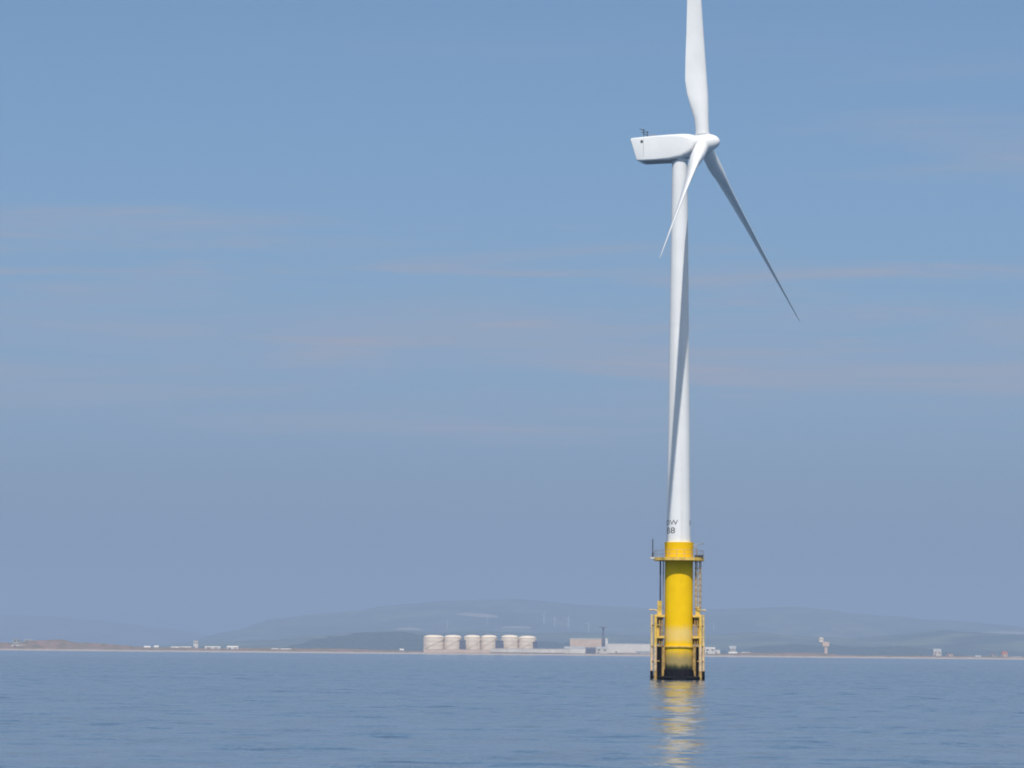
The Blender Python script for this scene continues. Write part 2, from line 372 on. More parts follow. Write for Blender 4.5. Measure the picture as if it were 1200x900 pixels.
main_z = hill_obj('hills', [(180, 764), (235, 752), (282, 739), (330, 725), (380, 719), (420, 716), (445, 711.5), (480, 708), (520, 704.5), (560, 703), (600, 702), (640, 705), (680, 709),
    (720, 711), (760, 713), (800, 713), (830, 714), (880, 712.5), (930, 711), (960, 714), (1000, 719.5), (1040, 722), (1080, 726), (1120, 728), (1160, 732), (1200, 736), (1300, 741), (1500, 745), (1900, 752), (2600, 766)], HILL_Y, 9000, 3500, M['hill'], sd=1.0)
foot_z = hill_obj('hills', [(-900, 764), (-400, 757), (0, 759), (200, 757), (320, 750), (380, 744), (430, 741), (470, 738), (510, 741), (560, 739), (620, 742), (680, 741), (760, 746), (830, 744), (880, 741), (940, 746), (1010, 748), (1060, 743), (1100, 738), (1140, 741), (1200, 744), (1300, 742), (1500, 752), (1900, 766)],
    28000, 5500, 3000, M['foothill'], sd=8.0)

# haze: one closed box of even, pale air round everything
mb = MB(); mb.box(-30000, 30000, -800, 62000, -14.0, 1050.0)
hz = bpy.data.materials.new('sea haze'); hz.use_nodes = True; ht = hz.node_tree; ht.nodes.clear()
pv = N(ht, 'ShaderNodeVolumePrincipled'); pv.inputs['Color'].default_value = (0.50, 0.665, 0.945, 1); pv.inputs['Density'].default_value = 5.6e-5; pv.inputs['Anisotropy'].default_value = -0.03
oo = N(ht, 'ShaderNodeOutputMaterial'); ht.links.new(pv.outputs[0], oo.inputs['Volume'])
tag(mb.build('haze', hz, smooth_deg=0), kind='stuff')

# ------------------------------------------------------------------ the wind turbine
TX, TY = 23.6, 400.0
root = empty('wind_turbine', (TX, TY, 0.0))
tag(root, 'large white three bladed wind turbine standing in the sea on a yellow foundation', 'wind turbine')
# tower
ZT0, ZT1, RT0, RT1 = 19.15, 73.6, 1.70, 1.10
def tower_r(z): return RT0 + (RT1 - RT0) * (z - ZT0) / (ZT1 - ZT0)
mb = MB(); mb.lathe([(tower_r(z), z) for z in (ZT0, 28, 36, 44, 52, 60, 68, ZT1)], n=96)
tower = mb.build('tower', M['tower'], root)
mb = MB()
for z in (28.3,): mb.lathe([(tower_r(z) - 0.02, z - 0.07), (tower_r(z) + 0.012, z - 0.07), (tower_r(z) + 0.012, z + 0.07), (tower_r(z) - 0.02, z + 0.07)], n=96, cap0=False, cap1=False)
mb.build('section_joint', M['tower'], tower)
mb = MB(); mb.lathe([(tower_r(50) - 0.02, 49.95), (tower_r(50) + 0.01, 49.95), (tower_r(50) + 0.01, 50.05), (tower_r(50) - 0.02, 50.05)], n=96, cap0=False, cap1=False); mb.build('section_joint', M['tower'], tower)
mb = MB(); mb.lathe([(1.0, 73.35), (1.16, 73.35), (1.16, 73.75), (1.0, 73.75)], n=64); mb.build('yaw_ring', M['white'], tower)

def lettering(txt, ang0, ang1, zlo, zhi, name):
    """paint `txt` round the tower between two bearings (degrees, 0 = facing the boat, + = right)"""
    cu = bpy.data.curves.new(name, 'FONT'); cu.body = txt; cu.resolution_u = 3; cu.offset = 0.004
    to = bpy.data.objects.new(name, cu); col.objects.link(to)
    bpy.context.view_layer.update()
    me = bpy.data.meshes.new_from_object(to.evaluated_get(bpy.context.evaluated_depsgraph_get()))
    bpy.data.objects.remove(to); bpy.data.curves.remove(cu)
    import bmesh
    bm = bmesh.new(); bm.from_mesh(me)
    X0, X1 = min(v.co.x for v in bm.verts), max(v.co.x for v in bm.verts); Y0, Y1 = min(v.co.y for v in bm.verts), max(v.co.y for v in bm.verts)
    for k in range(1, 40):                # slices, so that the letters bend with the steel
        x = X0 + (X1 - X0) * k / 40
        bmesh.ops.bisect_plane(bm, geom=bm.verts[:] + bm.edges[:] + bm.faces[:], plane_co=(x, 0, 0), plane_no=(1, 0, 0))
    for v in bm.verts:
        a = R(ang0 + (ang1 - ang0) * (v.co.x - X0) / (X1 - X0)); z = zlo + (zhi - zlo) * (v.co.y - Y0) / (Y1 - Y0)
        r = tower_r(z) + 0.006; v.co = (r * math.sin(a), -r * math.cos(a), z)
    bm.to_mesh(me); bm.free(); me.materials.clear(); me.materials.append(M['black'])
    o = bpy.data.objects.new(name, me); col.objects.link(o); o.parent = tower
for base in (0, 168):
    lettering('BOW', base - 103, base - 6, 21.62, 22.32, 'painted_lettering')
    lettering('B8', base - 72, base - 20, 20.42, 21.28, 'painted_lettering')

# rotor axis
TH, TI, CO, PH = R(19.48), R(5.89), R(3.48), R(-0.27)
ax = Vector((math.cos(TH) * math.cos(TI), -math.sin(TH) * math.cos(TI), math.sin(TI)))
ax_h = Vector((math.cos(TH), -math.sin(TH), 0)); ux = Vector((math.sin(TH), math.cos(TH), 0)); vx = ux.cross(ax)
if vx.z < 0: vx = -vx
HUB = Vector((-0.05, 0, 75.45)) + ax * 3.45
# nacelle: rounded box sections along the axis, rear face raked
def nac_section(s, zt, zb, hw, rc, rake=0.0, n=6):
    pts = []
    for cxs, czs, a0 in ((1, 1, 0), (-1, 1, 90), (-1, -1, 180), (1, -1, 270)):
        for k in range(n + 1):
            a = R(a0 + 90 * k / n)
            yy = cxs * (hw - rc) + rc * math.cos(a); zz = (zt - rc if czs > 0 else zb + rc) + rc * math.sin(a)
            ss = s + rake * (zt - zz) / (zt - zb)
            pts.append(ax_h * ss + ux * yy + Vector((0, 0, zz)))
    return pts
secs = [(-6.95, 76.62, 73.66, 1.50, 0.35, 1.0), (-6.88, 76.80, 73.56, 1.66, 0.24, 1.02), (-6.6, 76.86, 73.5, 1.72, 0.22, 1.0), (-5.2, 76.93, 73.5, 1.74, 0.22, 0.25), (-3.0, 77.02, 73.5, 1.75, 0.22, 0.0), (-1.2, 77.09, 73.5, 1.75, 0.36, 0.0),
        (0.6, 77.13, 73.72, 1.72, 0.5, 0), (1.6, 77.12, 74.05, 1.62, 0.8, 0), (2.2, 77.02, 74.35, 1.45, 1.0, 0), (2.38, 76.9, 74.5, 1.3, 1.1, 0)]
mb = MB(); mb.rings([nac_section(*q) for q in secs]); mb.f = [tuple(reversed(q)) for q in mb.f]
nac = mb.build('nacelle', M['white'], root, 40)
def nl(s, y, z): return ax_h * s + ux * y + Vector((0, 0, z))
mb = MB()                                   # weather mast at the rear of the roof
for y in (-0.9, 0.9):
    mb.tube(nl(-5.1, y, 76.85), nl(-5.1, y, 78.0), 0.05)
    mb.tube(nl(-5.1, y, 77.98), nl(-5.1, y, 78.16), 0.16, 0.10)
mb.tube(nl(-5.1, -1.25, 77.55), nl(-5.1, 1.25, 77.55), 0.05); mb.tube(nl(-5.55, -0.9, 77.75), nl(-4.6, -0.9, 77.75), 0.045)
mb.tube(nl(-5.75, -0.9, 78.25), nl(-5.1, -0.9, 77.98), 0.05)
mb.build('weather_mast', M['dark'], nac)
mb = MB(); mb.tube(nl(-4.3, -0.9, 77.25), nl(-3.3, -0.9, 77.25), 0.05)
for s in (-4.3, -3.8, -3.3): mb.tube(nl(s, -0.9, 76.9), nl(s, -0.9, 77.25), 0.035)
mb.build('roof_rail', M['grey'], nac)
mb = MB(); mb.obox(nl(-5.15, -1.76, 76.25), ax_h * 0.17, ux * 0.03, Vector((0, 0, 0.17))); mb.build('side_vent', M['dark'], nac)
mb = MB(); mb.obox(nl(-4.9, -1.742, 75.3), ax_h * 0.02, ux * 0.012, Vector((0, 0, 1.3))); mb.build('panel_joint', M['grey'], nac)
mb = MB(); mb.obox(nl(0.4, -0.4, 77.17), ax_h * 0.3, ux * 0.3, Vector((0, 0, 0.07))); mb.build('roof_hatch', M['grey'], nac)
mb = MB(); mb.obox(nl(-2.6, 0, 73.47), ax_h * 2.6, ux * 1.2, Vector((0, 0, 0.05))); mb.build('belly_panel', M['grey'], nac)
# spinner
mb = MB(); prof = [(1.15, -1.05), (1.30, -0.98), (1.38, -0.6), (1.39, 0.0), (1.35, 0.5), (1.24, 1.05), (1.04, 1.6), (0.76, 2.08), (0.42, 2.38), (0.14, 2.49), (0.02, 2.5)]
nsp = 48
mb.rings([[HUB + ax * s + (ux * math.cos(2 * math.pi * k / nsp) + vx * math.sin(2 * math.pi * k / nsp)) * r for k in range(nsp)] for r, s in prof]); mb.f = [tuple(reversed(q)) for q in mb.f]
mb.build('spinner', M['white'], root)
# blades
BL = 44.04
CH = [(0.9, 1.92), (2.2, 1.92), (3.6, 2.12), (5.2, 2.75), (7.0, 3.35), (9.0, 3.55), (12, 3.3), (16, 2.85), (21, 2.38), (26, 1.98), (31, 1.6), (36, 1.22), (40, 0.92), (42.5, 0.66), (43.6, 0.38), (44.04, 0.06)]
def interp(tab, x):
    for (x0, y0), (x1, y1) in zip(tab, tab[1:]):
        if x <= x1: return y0 + (y1 - y0) * (x - x0) / (x1 - x0)
    return tab[-1][1]
THK = [(0.9, 1.0), (2.2, 1.0), (3.6, 0.82), (5.2, 0.58), (7, 0.42), (9, 0.32), (14, 0.25), (24, 0.19), (44.2, 0.15)]
PSI = [(0, 41), (9, 45), (20, 48.5), (32, 52), (44.2, 55)]
def blade(phi):
    bdir = ux * math.sin(phi) + vx * math.cos(phi); t = ux * math.cos(phi) - vx * math.sin(phi)
    d = bdir * math.cos(CO) + ax * math.sin(CO); a2 = ax * math.cos(CO) - bdir * math.sin(CO)
    rings = []; n = 28
    for r, c in CH:
        psi = R(interp(PSI, r)); cv = a2 * math.cos(psi) + t * math.sin(psi); nv = d.cross(cv)
        th = interp(THK, r); circ = max(0.0, min(1.0, (th - 0.3) / 0.7)); le = 0.5 * circ + 0.30 * (1 - circ)
        ring = []
        for k in range(n):
            a = 2 * math.pi * k / n; x = 0.5 + 0.5 * math.cos(a)             # x = 1 leading edge, 0 trailing
            xc = 1 - x
            ya = 5 * th * (0.2969 * math.sqrt(xc) - 0.126 * xc - 0.3516 * xc ** 2 + 0.2843 * xc ** 3 - 0.1036 * xc ** 4) * (1 if math.sin(a) >= 0 else -1)
            if math.sin(a) < 0: ya *= 0.7
            yy = (0.5 * math.sin(a)) * circ + ya * (1 - circ)
            ring.append(HUB + d * r + cv * (c * (le - xc)) + nv * (c * yy))
        rings.append(ring)
    m_ = MB(); m_.rings(rings)
    bl = m_.build('blade', M['white'], root, 50)
    mc = MB(); c0 = HUB + d * 1.36
    aa = d.orthogonal().normalized(); bb = d.cross(aa)
    mc.rings([[HUB + d * r + (aa * math.cos(a) + bb * math.sin(a)) * rr for a in (2 * math.pi * k / 32 for k in range(32))] for r, rr in ((1.25, 0.92), (1.25, 1.02), (1.48, 1.02), (1.48, 0.92))], False, False)
    mc.build('root_collar', M['white'], bl)
    return bl
for k in range(3): blade(PH + k * 2 * math.pi / 3)

# foundation: transition piece with its fittings (local x = 0 under the tower)
TPX = 0.08
mb = MB(); mb.lathe([(2.05, -4), (2.05, 1.5), (2.02, 4.5), (1.98, 9), (1.98, 16.9), (2.02, 18.9), (2.06, 19.1), (2.06, 19.22), (1.6, 19.22)], c=(TPX, 0), n=96)
tp = mb.build('transition_piece', M['yellow'], root)
mb = MB(); mb.lathe([(1.9, 4.55), (2.22, 4.55), (2.22, 4.75), (1.9, 4.75)], c=(TPX, 0), n=72, cap0=False, cap1=False); mb.build('ring_flange', M['yellow_steel'], tp)
mb = MB()                                   # crust of weed and mussels in the splash zone
nn_ = 90; rg = []
for i, z in enumerate((-0.8, 0.0, 0.35, 0.7, 1.05, 1.35, 1.55)):
    rg.append([((2.42 - 0.02 * i + 0.10 * fbm(math.cos(2 * math.pi * k / nn_) * 5, math.sin(2 * math.pi * k / nn_) * 5, z * 2) - (0.34 if i == 6 else 0)) * math.cos(2 * math.pi * k / nn_) + TPX,
                (2.42 - 0.02 * i + 0.10 * fbm(math.cos(2 * math.pi * k / nn_) * 5, math.sin(2 * math.pi * k / nn_) * 5, z * 2) - (0.34 if i == 6 else 0)) * math.sin(2 * math.pi * k / nn_), z + 0.1 * fbm(k * 0.3, i, 4)) for k in range(nn_)])
mb.rings(rg, True, False); mb.build('marine_growth', M['growth'], tp)
# work platform
mb = MB()
PR, PZ = 3.45, 16.98
mb.lathe([(2.0, PZ - 0.12), (PR, PZ - 0.12), (PR, PZ + 0.02), (2.0, PZ + 0.02)], c=(TPX, 0), n=72, cap0=False, cap1=False)
mb.lathe([(PR, PZ - 0.34), (PR + 0.1, PZ - 0.34), (PR + 0.1, PZ + 0.08), (PR, PZ + 0.08), (PR, PZ - 0.34)], c=(TPX, 0), n=72, cap0=False, cap1=False)
plat = mb.build('work_platform', M['yellow_steel'], root)
for k in range(12):
    mb = MB(); a = 2 * math.pi * k / 12; c_, s_ = math.cos(a), math.sin(a)
    mb.obox((TPX + c_ * 2.7, s_ * 2.7, PZ - 0.22), Vector((c_, s_, 0)) * 0.75, Vector((-s_, c_, 0)) * 0.05, Vector((0, 0, 0.095)))
    mb.build('bracket', M['rust'], plat, 0)
mb = MB(); NP = 20
for z in (0.55, 1.1): mb.path([(TPX + PR * math.cos(2 * math.pi * k / 60), PR * math.sin(2 * math.pi * k / 60), PZ + z) for k in range(60)], 0.022, 6, True)
for k in range(NP):
    a = 2 * math.pi * (k + 0.5) / NP; mb.tube((TPX + PR * math.cos(a), PR * math.sin(a), PZ), (TPX + PR * math.cos(a), PR * math.sin(a), PZ + 1.1), 0.024, n=6)
mb.build('railing', M['grey'], plat)
mb = MB(); mb.box(-4.0, -3.3, -0.7, 0.7, PZ - 0.1, PZ + 0.12); mb.build('outrigger', M['clad_white'], plat)
mb = MB(); mb.tube((-3.62, -0.2, PZ), (-3.62, -0.2, PZ + 2.7), 0.07); mb.box(-3.74, -3.5, -0.3, -0.1, PZ + 0.02, PZ + 0.8); mb.build('light_post', M['dark'], plat)
# davit crane on the right
mb = MB(); mb.tube((2.55, -1.6, PZ), (2.45, -1.6, PZ + 1.5), 0.12); mb.tube((2.45, -1.6, PZ + 1.35), (1.95, -1.6, PZ + 1.75), 0.09)
dv = mb.build('davit_crane', M['grey'], root)
mb = MB(); mb.tube((1.95, -1.6, PZ + 1.8), (3.45, -1.6, PZ + 2.1), 0.06); mb.tube((3.45, -1.6, PZ + 2.1), (3.45, -1.6, PZ + 1.7), 0.03); mb.build('boom', M['grey'], dv)
mb = MB(); mb.box(2.2, 3.35, -1.95, -1.45, PZ + 0.08, PZ + 0.42); mb.build('winch', M['dark'], dv)
# access ladder with hoops, right side; pipes on the left
def ladder(x, y, z0, z1, dx, name, mat, hoops):
    m_ = MB()
    for s in (-1, 1): m_.tube((x + s * dx, y, z0), (x + s * dx, y, z1), 0.075)
    z = z0 + 0.2
    while z < z1: m_.tube((x - dx, y, z), (x + dx, y, z), 0.025, n=6); z += 0.3
    o = m_.build(name, mat, root)
    if hoops:
        h = MB(); z = z0 + 1.0
        while z < z1:
            h.path([(x + dx * 1.7 * math.cos(a), y - 0.75 * math.sin(a), z) for a in (math.pi * k / 10 for k in range(11))], 0.045, 6); z += 0.8
        for a in (0.5, 1.2, 1.9, 2.6): h.tube((x + dx * 1.7 * math.cos(a), y - 0.75 * math.sin(a), z0 + 1), (x + dx * 1.7 * math.cos(a), y - 0.75 * math.sin(a), z1), 0.04, n=6)
        h.build('safety_cage', M['rust'], o)
    return o
ladder(2.72, -0.6, 9.0, PZ - 0.1, 0.28, 'access_ladder', M['pale_steel'], True)
mb = MB(); mb.tube((-2.55, -0.5, 4.7), (-2.55, -0.5, PZ - 0.2), 0.12); mb.build('cable_pipe', M['slate'], root)
mb = MB(); mb.tube((-2.15, -0.8, 4.7), (-2.15, -0.8, PZ - 0.2), 0.09); mb.build('drain_pipe', M['grey'], root)
# boat landings, one each side
def landing(sg, xo, xi, xd, name_lbl):
    """sg side; xo/xi outer and inner fender x; xd dark J tubes"""
    e = empty('boat_landing', (0, 0, 0)); e.parent = root
    for x, r_ in ((xo, 0.19), (xi, 0.21)):
        y = -0.55 if x == xo else -0.95
        mb = MB(); mb.tube((x, y, -1.5), (x, y, 1.25), r_ + 0.02, n=14); lo = mb.build('fender_foot', M['rust'] if x == xi else M['growth'], e)
        mb = MB(); mb.tube((x, y, 1.25), (x, y, 4.7), r_, n=14); mb.build('fender_tube', M['fender'], e)
        mb = MB(); mb.tube((x, y, 4.7), (x, y, 9.1), r_ * 0.96, n=14); mb.build('upper_tube', M['pale_steel'] if x == xo else M['yellow_steel'], e)
    for z in (8.88, 5.95):
        mb = MB(); mb.box(min(xi + sg * 0.15, sg * 1.95), max(xi + sg * 0.15, sg * 1.95), -1.15, 0.7, z - 0.14, z + 0.14); mb.build('landing_stage', M['yellow_steel'], e)
    for z in (4.68, 0.45, 2.6, 7.6):
        mb = MB(); mb.tube((xo, -0.75, z), (sg * 1.9, -0.6, z), 0.10 if z != 0.45 else 0.2); mb.build('strut', M['rust'] if z > 1 else M['growth'], e)
    for k, x in enumerate(xd):
        mb = MB(); mb.tube((x, -0.3 - 0.25 * k, -1.5), (x, -0.3 - 0.25 * k, 4.6), 0.25, n=12); mb.build('cable_tube', M['growth'] if k < 2 else M['rust'], e)
    for z0, z1 in ((7.75, 8.72), (5.0, 5.8)):
        mb = MB(); mb.box(min(sg * 2.05, sg * 2.95), max(sg * 2.05, sg * 2.95), -0.1, 0.05, z0, z1); mb.build('cross_plate', M['rust'], e, 0)
    mb = MB(); mb.box(min(sg * 2.62, sg * 3.0), max(sg * 2.62, sg * 3.0), -0.5, -0.1, 6.1, 7.7); mb.build('hose_cabinet', M['yellow_steel'], e, 0)
    mb = MB()
    for x in (sg * 2.3, sg * 2.65): mb.tube((x, -0.7, 4.8), (x, -0.7, 8.8), 0.10)
    for k in range(12): mb.tube((sg * 2.3, -0.7, 4.95 + 0.32 * k), (sg * 2.65, -0.7, 4.95 + 0.32 * k), 0.03, n=6)
    mb.build('landing_ladder', M['rust'], e)
    mb = MB(); mb.path([(xo - sg * -0.35, -0.55, 9.72), (xo, -0.55, 9.75), (xi, -0.75, 9.72), (xi - sg * 0.3, -0.8, 9.55), (xi - sg * 0.35, -0.8, 9.0)], 0.11, 8); mb.build('top_rail', M['pale_steel'], e)
    mb = MB(); mb.box(*( (-2.95, -2.35) if sg < 0 else (2.35, 2.95)), -1.0, -0.4, 9.02, 11.0 if sg < 0 else 10.2); mb.build('equipment_box', M['yellow_steel'], e)
    return e
landing(-1, -3.72, -3.22, (-2.93, -2.45, -2.1), '')
landing(1, 3.5, 3.05, (2.78, 2.5, 2.2), '')
mb = MB()                                   # black rubbing ring just above the water
mb.path([(TPX + 3.05 * math.cos(2 * math.pi * k / 48), -0.2 + 1.9 * math.sin(2 * math.pi * k / 48), 0.28) for k in range(48)], 0.27, 10, True)
mb.build('rubbing_ring', M['growth'], tp)

# ------------------------------------------------------------------ the far shore, 8 km away
YS = 8125.0
MPP = YS / FPX
def X(px, py=762): return at(px, py, YS).x
def Z(px, py): return at(px, py, YS).z
def ground_at(x, y=YS): return land_z(x, y)
# storage tanks
tank_px = [(496, 520.3), (520.3, 541), (543.5, 563.3), (563.4, 582.5), (587, 607.6), (607.7, 628.3)]
tank_lbl = ['broad cream storage tank, leftmost of the row on the far shore', 'cream storage tank second from the left, just left of the first dark pump house',
            'cream storage tank third in the row, just right of the first dark pump house', 'cream storage tank fourth in the row, just left of the middle dark pump house',
            'cream storage tank fifth in the row, just right of the middle dark pump house', 'rightmost cream storage tank of the row, beside the end pump house']
def make_tank():
    e = empty('storage_tank', (0, 0, 0)); rt = 21.5; h = 33.0
    mb = MB(); mb.lathe([(rt, -6), (rt, h)], n=56, cap0=False); mb.build('shell', M['cream'], e)
    mb = MB(); mb.lathe([(rt - 0.6, h + 0.01), (rt - 1.5, h + 1.6), (rt * 0.86, h + 3.3), (rt * 0.62, h + 5.0), (rt * 0.3, h + 6.0), (0.5, h + 6.2)], n=56, cap0=False); mb.build('dome_roof', M['cream'], e)
    mb = MB()
    for z in (11.0, 22.0, h - 0.6): mb.lathe([(rt - 0.1, z - 0.35), (rt + 0.35, z - 0.35), (rt + 0.35, z + 0.35), (rt - 0.1, z + 0.35)], n=56, cap0=False, cap1=False)
    mb.build('wind_girder', M['concrete'], e)
    mb = MB(); pts = [((rt + 0.8) * math.cos(a), (rt + 0.8) * math.sin(a), h * k / 20) for k, a in ((k, R(200 + 6.5 * k)) for k in range(21))]; mb.path(pts, 0.5, 6); mb.build('stair', M['cream'], e)
    return e
t0 = make_tank()
for i, (a, b_) in enumerate(tank_px):
    t = t0 if i == 0 else copy_tree(t0)
    x0, x1 = X(a, 753), X(b_, 753); s = (x1 - x0) / 43.0
    zt = Z((a + b_) / 2, 744 if i < 5 else 745); zb = Z((a + b_) / 2, 760.5)
    t.location = ((x0 + x1) / 2, YS + 6, zb); t.scale = (s, s, (zt - zb) / 39.2)
    t.rotation_euler.z = rnd.uniform(0, 1)
    tag(t, tank_lbl[i], 'tank', 'cream storage tanks on the far shore')

def building(name, x0p, x1p, ytp, ybp, wall, roof, label, cat, group=None, gable=0.0, depth=18.0, dy=0.0, wins=0, door=True, base=None):
    """a shed or house whose front spans the given photo pixels at the shore; real walls, roof, openings"""
    y0 = YS - 30 + dy
    def P(px, py): return at(px, py, y0)
    xm = (x0p + x1p) / 2; xa, xb = P(x0p, ybp).x, P(x1p, ybp).x; zb, zt = P(xm, ybp).z, P(xm, ytp).z
    g = land_z((xa + xb) / 2, y0 + depth / 2)
    zb = min(zb, g) - 1.5
    w_ = xb - xa; h = zt - zb; hr = gable * h
    e = empty(name, ((xa + xb) / 2, y0, zb)); tag(e, label, cat, group)
    hw = w_ / 2; mb = MB(); hwall = h - hr
    mb.box(-hw, hw, 0, depth, 0, hwall); mb.build('wall', wall, e, 0)
    mb = MB(); o_ = min(0.5, w_ * 0.05)
    if hr > 0.01:
        rg = [[(x, -0.4, hwall + 0.01), (x, depth / 2, h), (x, depth + 0.4, hwall + 0.01)] for x in (-hw - o_, hw + o_)]
        mb.rings(rg)
    else: mb.box(-hw - o_, hw + o_, -o_, depth + o_, h + 0.005, h + max(0.5, 0.06 * h))
    mb.build('roof', roof, e, 0)
    if wins:
        gw = w_ / wins
        for k in range(wins):
            xc = -hw + gw * (k + 0.5); mb = MB(); mb.box(xc - gw * 0.22, xc + gw * 0.22, -0.06, 0.1, hwall * 0.62, hwall * 0.85); mb.build('window', M['glass'], e, 0)
    if door:
        mb = MB(); dw = min(2.0, w_ * 0.12); mb.box(-hw + w_ * 0.2 - dw, -hw + w_ * 0.2 + dw, -0.08, 0.1, 1.4, min(1.4 + 4.5, hwall * 0.6 + 1)); mb.build('door', M['slate'], e, 0)
    return e
g_ = 'dark pump houses between the tanks'
building('pump_house', 538.3, 545.6, 751, 758, M['slate'], M['slate'], 'dark pump house between the second and third cream tanks', 'building', g_, wins=0, dy=-8, depth=14)
building('pump_house', 580.5, 590, 751.5, 758.5, M['slate'], M['slate'], 'dark pump house between the fourth and fifth cream tanks', 'building', g_, dy=-8, depth=14)
building('pump_house', 624.5, 630, 753, 758.5, M['slate'], M['slate'], 'dark pump house at the right end of the cream tank row', 'building', g_, dy=-8, depth=14)
# sea wall below the tanks
def wall_run(x0p, x1p, ytp, ybp, label, mat, dy, th=3.0):
    y0 = YS - 60 + dy; a, b_ = at(x0p, ytp, y0), at(x1p, ytp, y0); zb = min(at(x0p, ybp, y0).z, at(x1p, ybp, y0).z) - 3
    L = b_.x - a.x; zm = (a.z + b_.z) / 2; e = empty('sea_wall', ((a.x + b_.x) / 2, y0, 0)); tag(e, label, 'wall')
    mb = MB(); mb.obox((0, 0, (zm + zb) / 2), (L / 2, 0, 0), (0, th / 2, 0), (0, 0, (zm - zb) / 2)); mb.build('wall_face', mat, e, 0)
    mb = MB(); mb.obox((0, -0.2, zm + 0.35), (L / 2, 0, 0), (0, th / 2 + 0.5, 0), (0, 0, 0.33)); mb.build('coping', M['clad_white'], e, 0)
wall_run(575, 668, 760.3, 763, 'long pale sea wall under the right half of the cream tank row', M['concrete'], 0)
wall_run(497, 575, 761.2, 764, 'low buff sea wall under the left half of the cream tank row', M['clad_pink'], 2)
# works to the right of the tanks
building('factory', 668, 705, 749.2, 758, M['clad_pink'], M['concrete'], 'buff flat roofed factory block right of the cream tanks', 'building', depth=40, dy=30)
building('storage_shed', 661, 686, 757.6, 765, M['clad_white'], M['roof_grey'], 'low white shed in front of the left part of the buff factory', 'building', gable=0.3, dy=-14)
building('storage_shed', 686.5, 698, 758.6, 765.5, M['slate'], M['slate'], 'low slate grey shed in front of the buff factory', 'building', gable=0.25, dy=-14)
building('storage_shed', 698.5, 712, 757.8, 766, M['concrete'], M['roof_grey'], 'low pale grey shed under the dark chimney', 'building', gable=0.25, dy=-14, wins=2)
building('warehouse', 712, 763, 755, 763.5, M['clad_white'], M['clad_white'], 'very long white warehouse on the shore just left of the yellow foundation', 'building', depth=34, dy=12)
building('service_block', 745, 762, 763.2, 767, M['roof_grey'], M['clad_white'], 'grey service block at the foot of the long white warehouse', 'building', dy=-20, depth=10)
building('stair_tower', 709.4, 712.2, 749, 757, M['clad_white'], M['clad_white'], 'slim white stair tower beside the dark chimney', 'building', dy=22, depth=8, door=False)
q = at(706.7, 760, YS + 25); zt = at(706.7, 737, YS + 25).z
e = empty('chimney', (q.x, YS + 25, 0)); tag(e, 'dark chimney stack at the right end of the buff factory', 'chimney')
mb = MB(); mb.lathe([(5.0, 0), (4.6, zt * 0.62), (3.2, zt * 0.66), (2.6, zt)], n=24); mb.build('stack', M['slate'], e)
mb = MB(); mb.lathe([(2.6, zt), (4.6, zt + 1), (4.6, zt + 3.5), (2.4, zt + 3.5)], n=24); mb.build('stack_head', M['slate'], e)
mb = MB(); mb.obox((0, 0, zt + 5), (11, 0, 0), (0, 1.2, 0), (0, 0, 0.9)); mb.build('gantry', M['slate'], e, 0)
# right of the turbine
building('storage_shed', 826, 838, 758.5, 765, M['clad_white'], M['concrete'], 'white shed on the shore just right of the yellow foundation', 'building', gable=0.2, wins=2)
building('storage_shed', 838.5, 844, 761.5, 766, M['clad_white'], M['roof_grey'], 'small white lean-to at the right end of the shed beside the yellow foundation', 'building')
building('house', 855, 862.5, 757, 760, M['roof_grey'], M['roof_grey'], 'pale grey house on the rise behind the two white cottages', 'building', dy=60, gable=0.35)
building('cottage', 854, 864, 763.8, 768.5, M['clad_white'], M['clad_white'], 'left one of two low white cottages on the beach right of the turbine', 'cottage', 'white beach cottages', gable=0.3, wins=2)
building('cottage', 869.5, 879, 764.2, 768.8, M['clad_white'], M['clad_white'], 'right one of two low white cottages on the beach right of the turbine', 'cottage', 'white beach cottages', gable=0.3, wins=2)
# tower with a cream cabin
q = at(966, 762, YS + 40); e = empty('lookout_tower', (q.x, YS + 40, 0)); tag(e, 'lone tower with a cream cabin and reddish shaft on the right hand shore', 'tower')
zt = at(966, 747, YS + 40).z; zm = at(966, 752, YS + 40).z; zs = at(966, 757.5, YS + 40).z
mb = MB(); mb.box(-5, 14, 0, 12, zs, zm); mb.build('machine_room', M['clad_pink'], e, 0)
mb = MB(); mb.box(-14, -3, -1, 11, zm - 1, zt); mb.build('cabin', M['cream'], e, 0)
mb = MB(); mb.box(1, 9, 2, 10, 2, zs); mb.build('shaft', M['clad_pink'], e, 0)
mb = MB(); mb.box(-14.4, -2.6, -1.4, 11.4, zt + 0.01, zt + 0.8); mb.build('roof', M['roof_grey'], e, 0)
mb = MB(); mb.box(-13, -4, -1.1, -0.9, zm + 4, zt - 5); mb.build('window', M['roof_grey'], e, 0)
# village at the far right
vill = [(1094, 1103, 760.3, 764, 'concrete', 'roof_grey', 'pale farmhouse on the slope at the far right of the shore', 30),
        (1143, 1149.5, 768, 772.5, 'clad_white', 'roof_grey', 'white cottage close to the water at the far right', -6),
        (1184, 1198, 769.8, 773.5, 'clad_white', 'clad_white', 'long low white building at the right edge of the shore', -8),
        (1110, 1117, 764.5, 770, 'clad_pink', 'slate', 'small buff house with a slate roof right of the pale farmhouse', 5),
        (1160, 1168, 764.5, 770.5, 'roof_grey', 'slate', 'grey house with a slate roof behind the far right shore', 12),
        (1174, 1181, 763.5, 770.5, 'clad_pink', 'red_tile', 'buff house with a red tiled roof near the right edge', 14)]
for a, b_, yt, yb, wm, rm, lb, dy in vill:
    building('house', a, b_, yt, yb, M[wm], M[rm], lb, 'house', 'houses on the far right shore', gable=0.35, depth=10, dy=dy, wins=2)
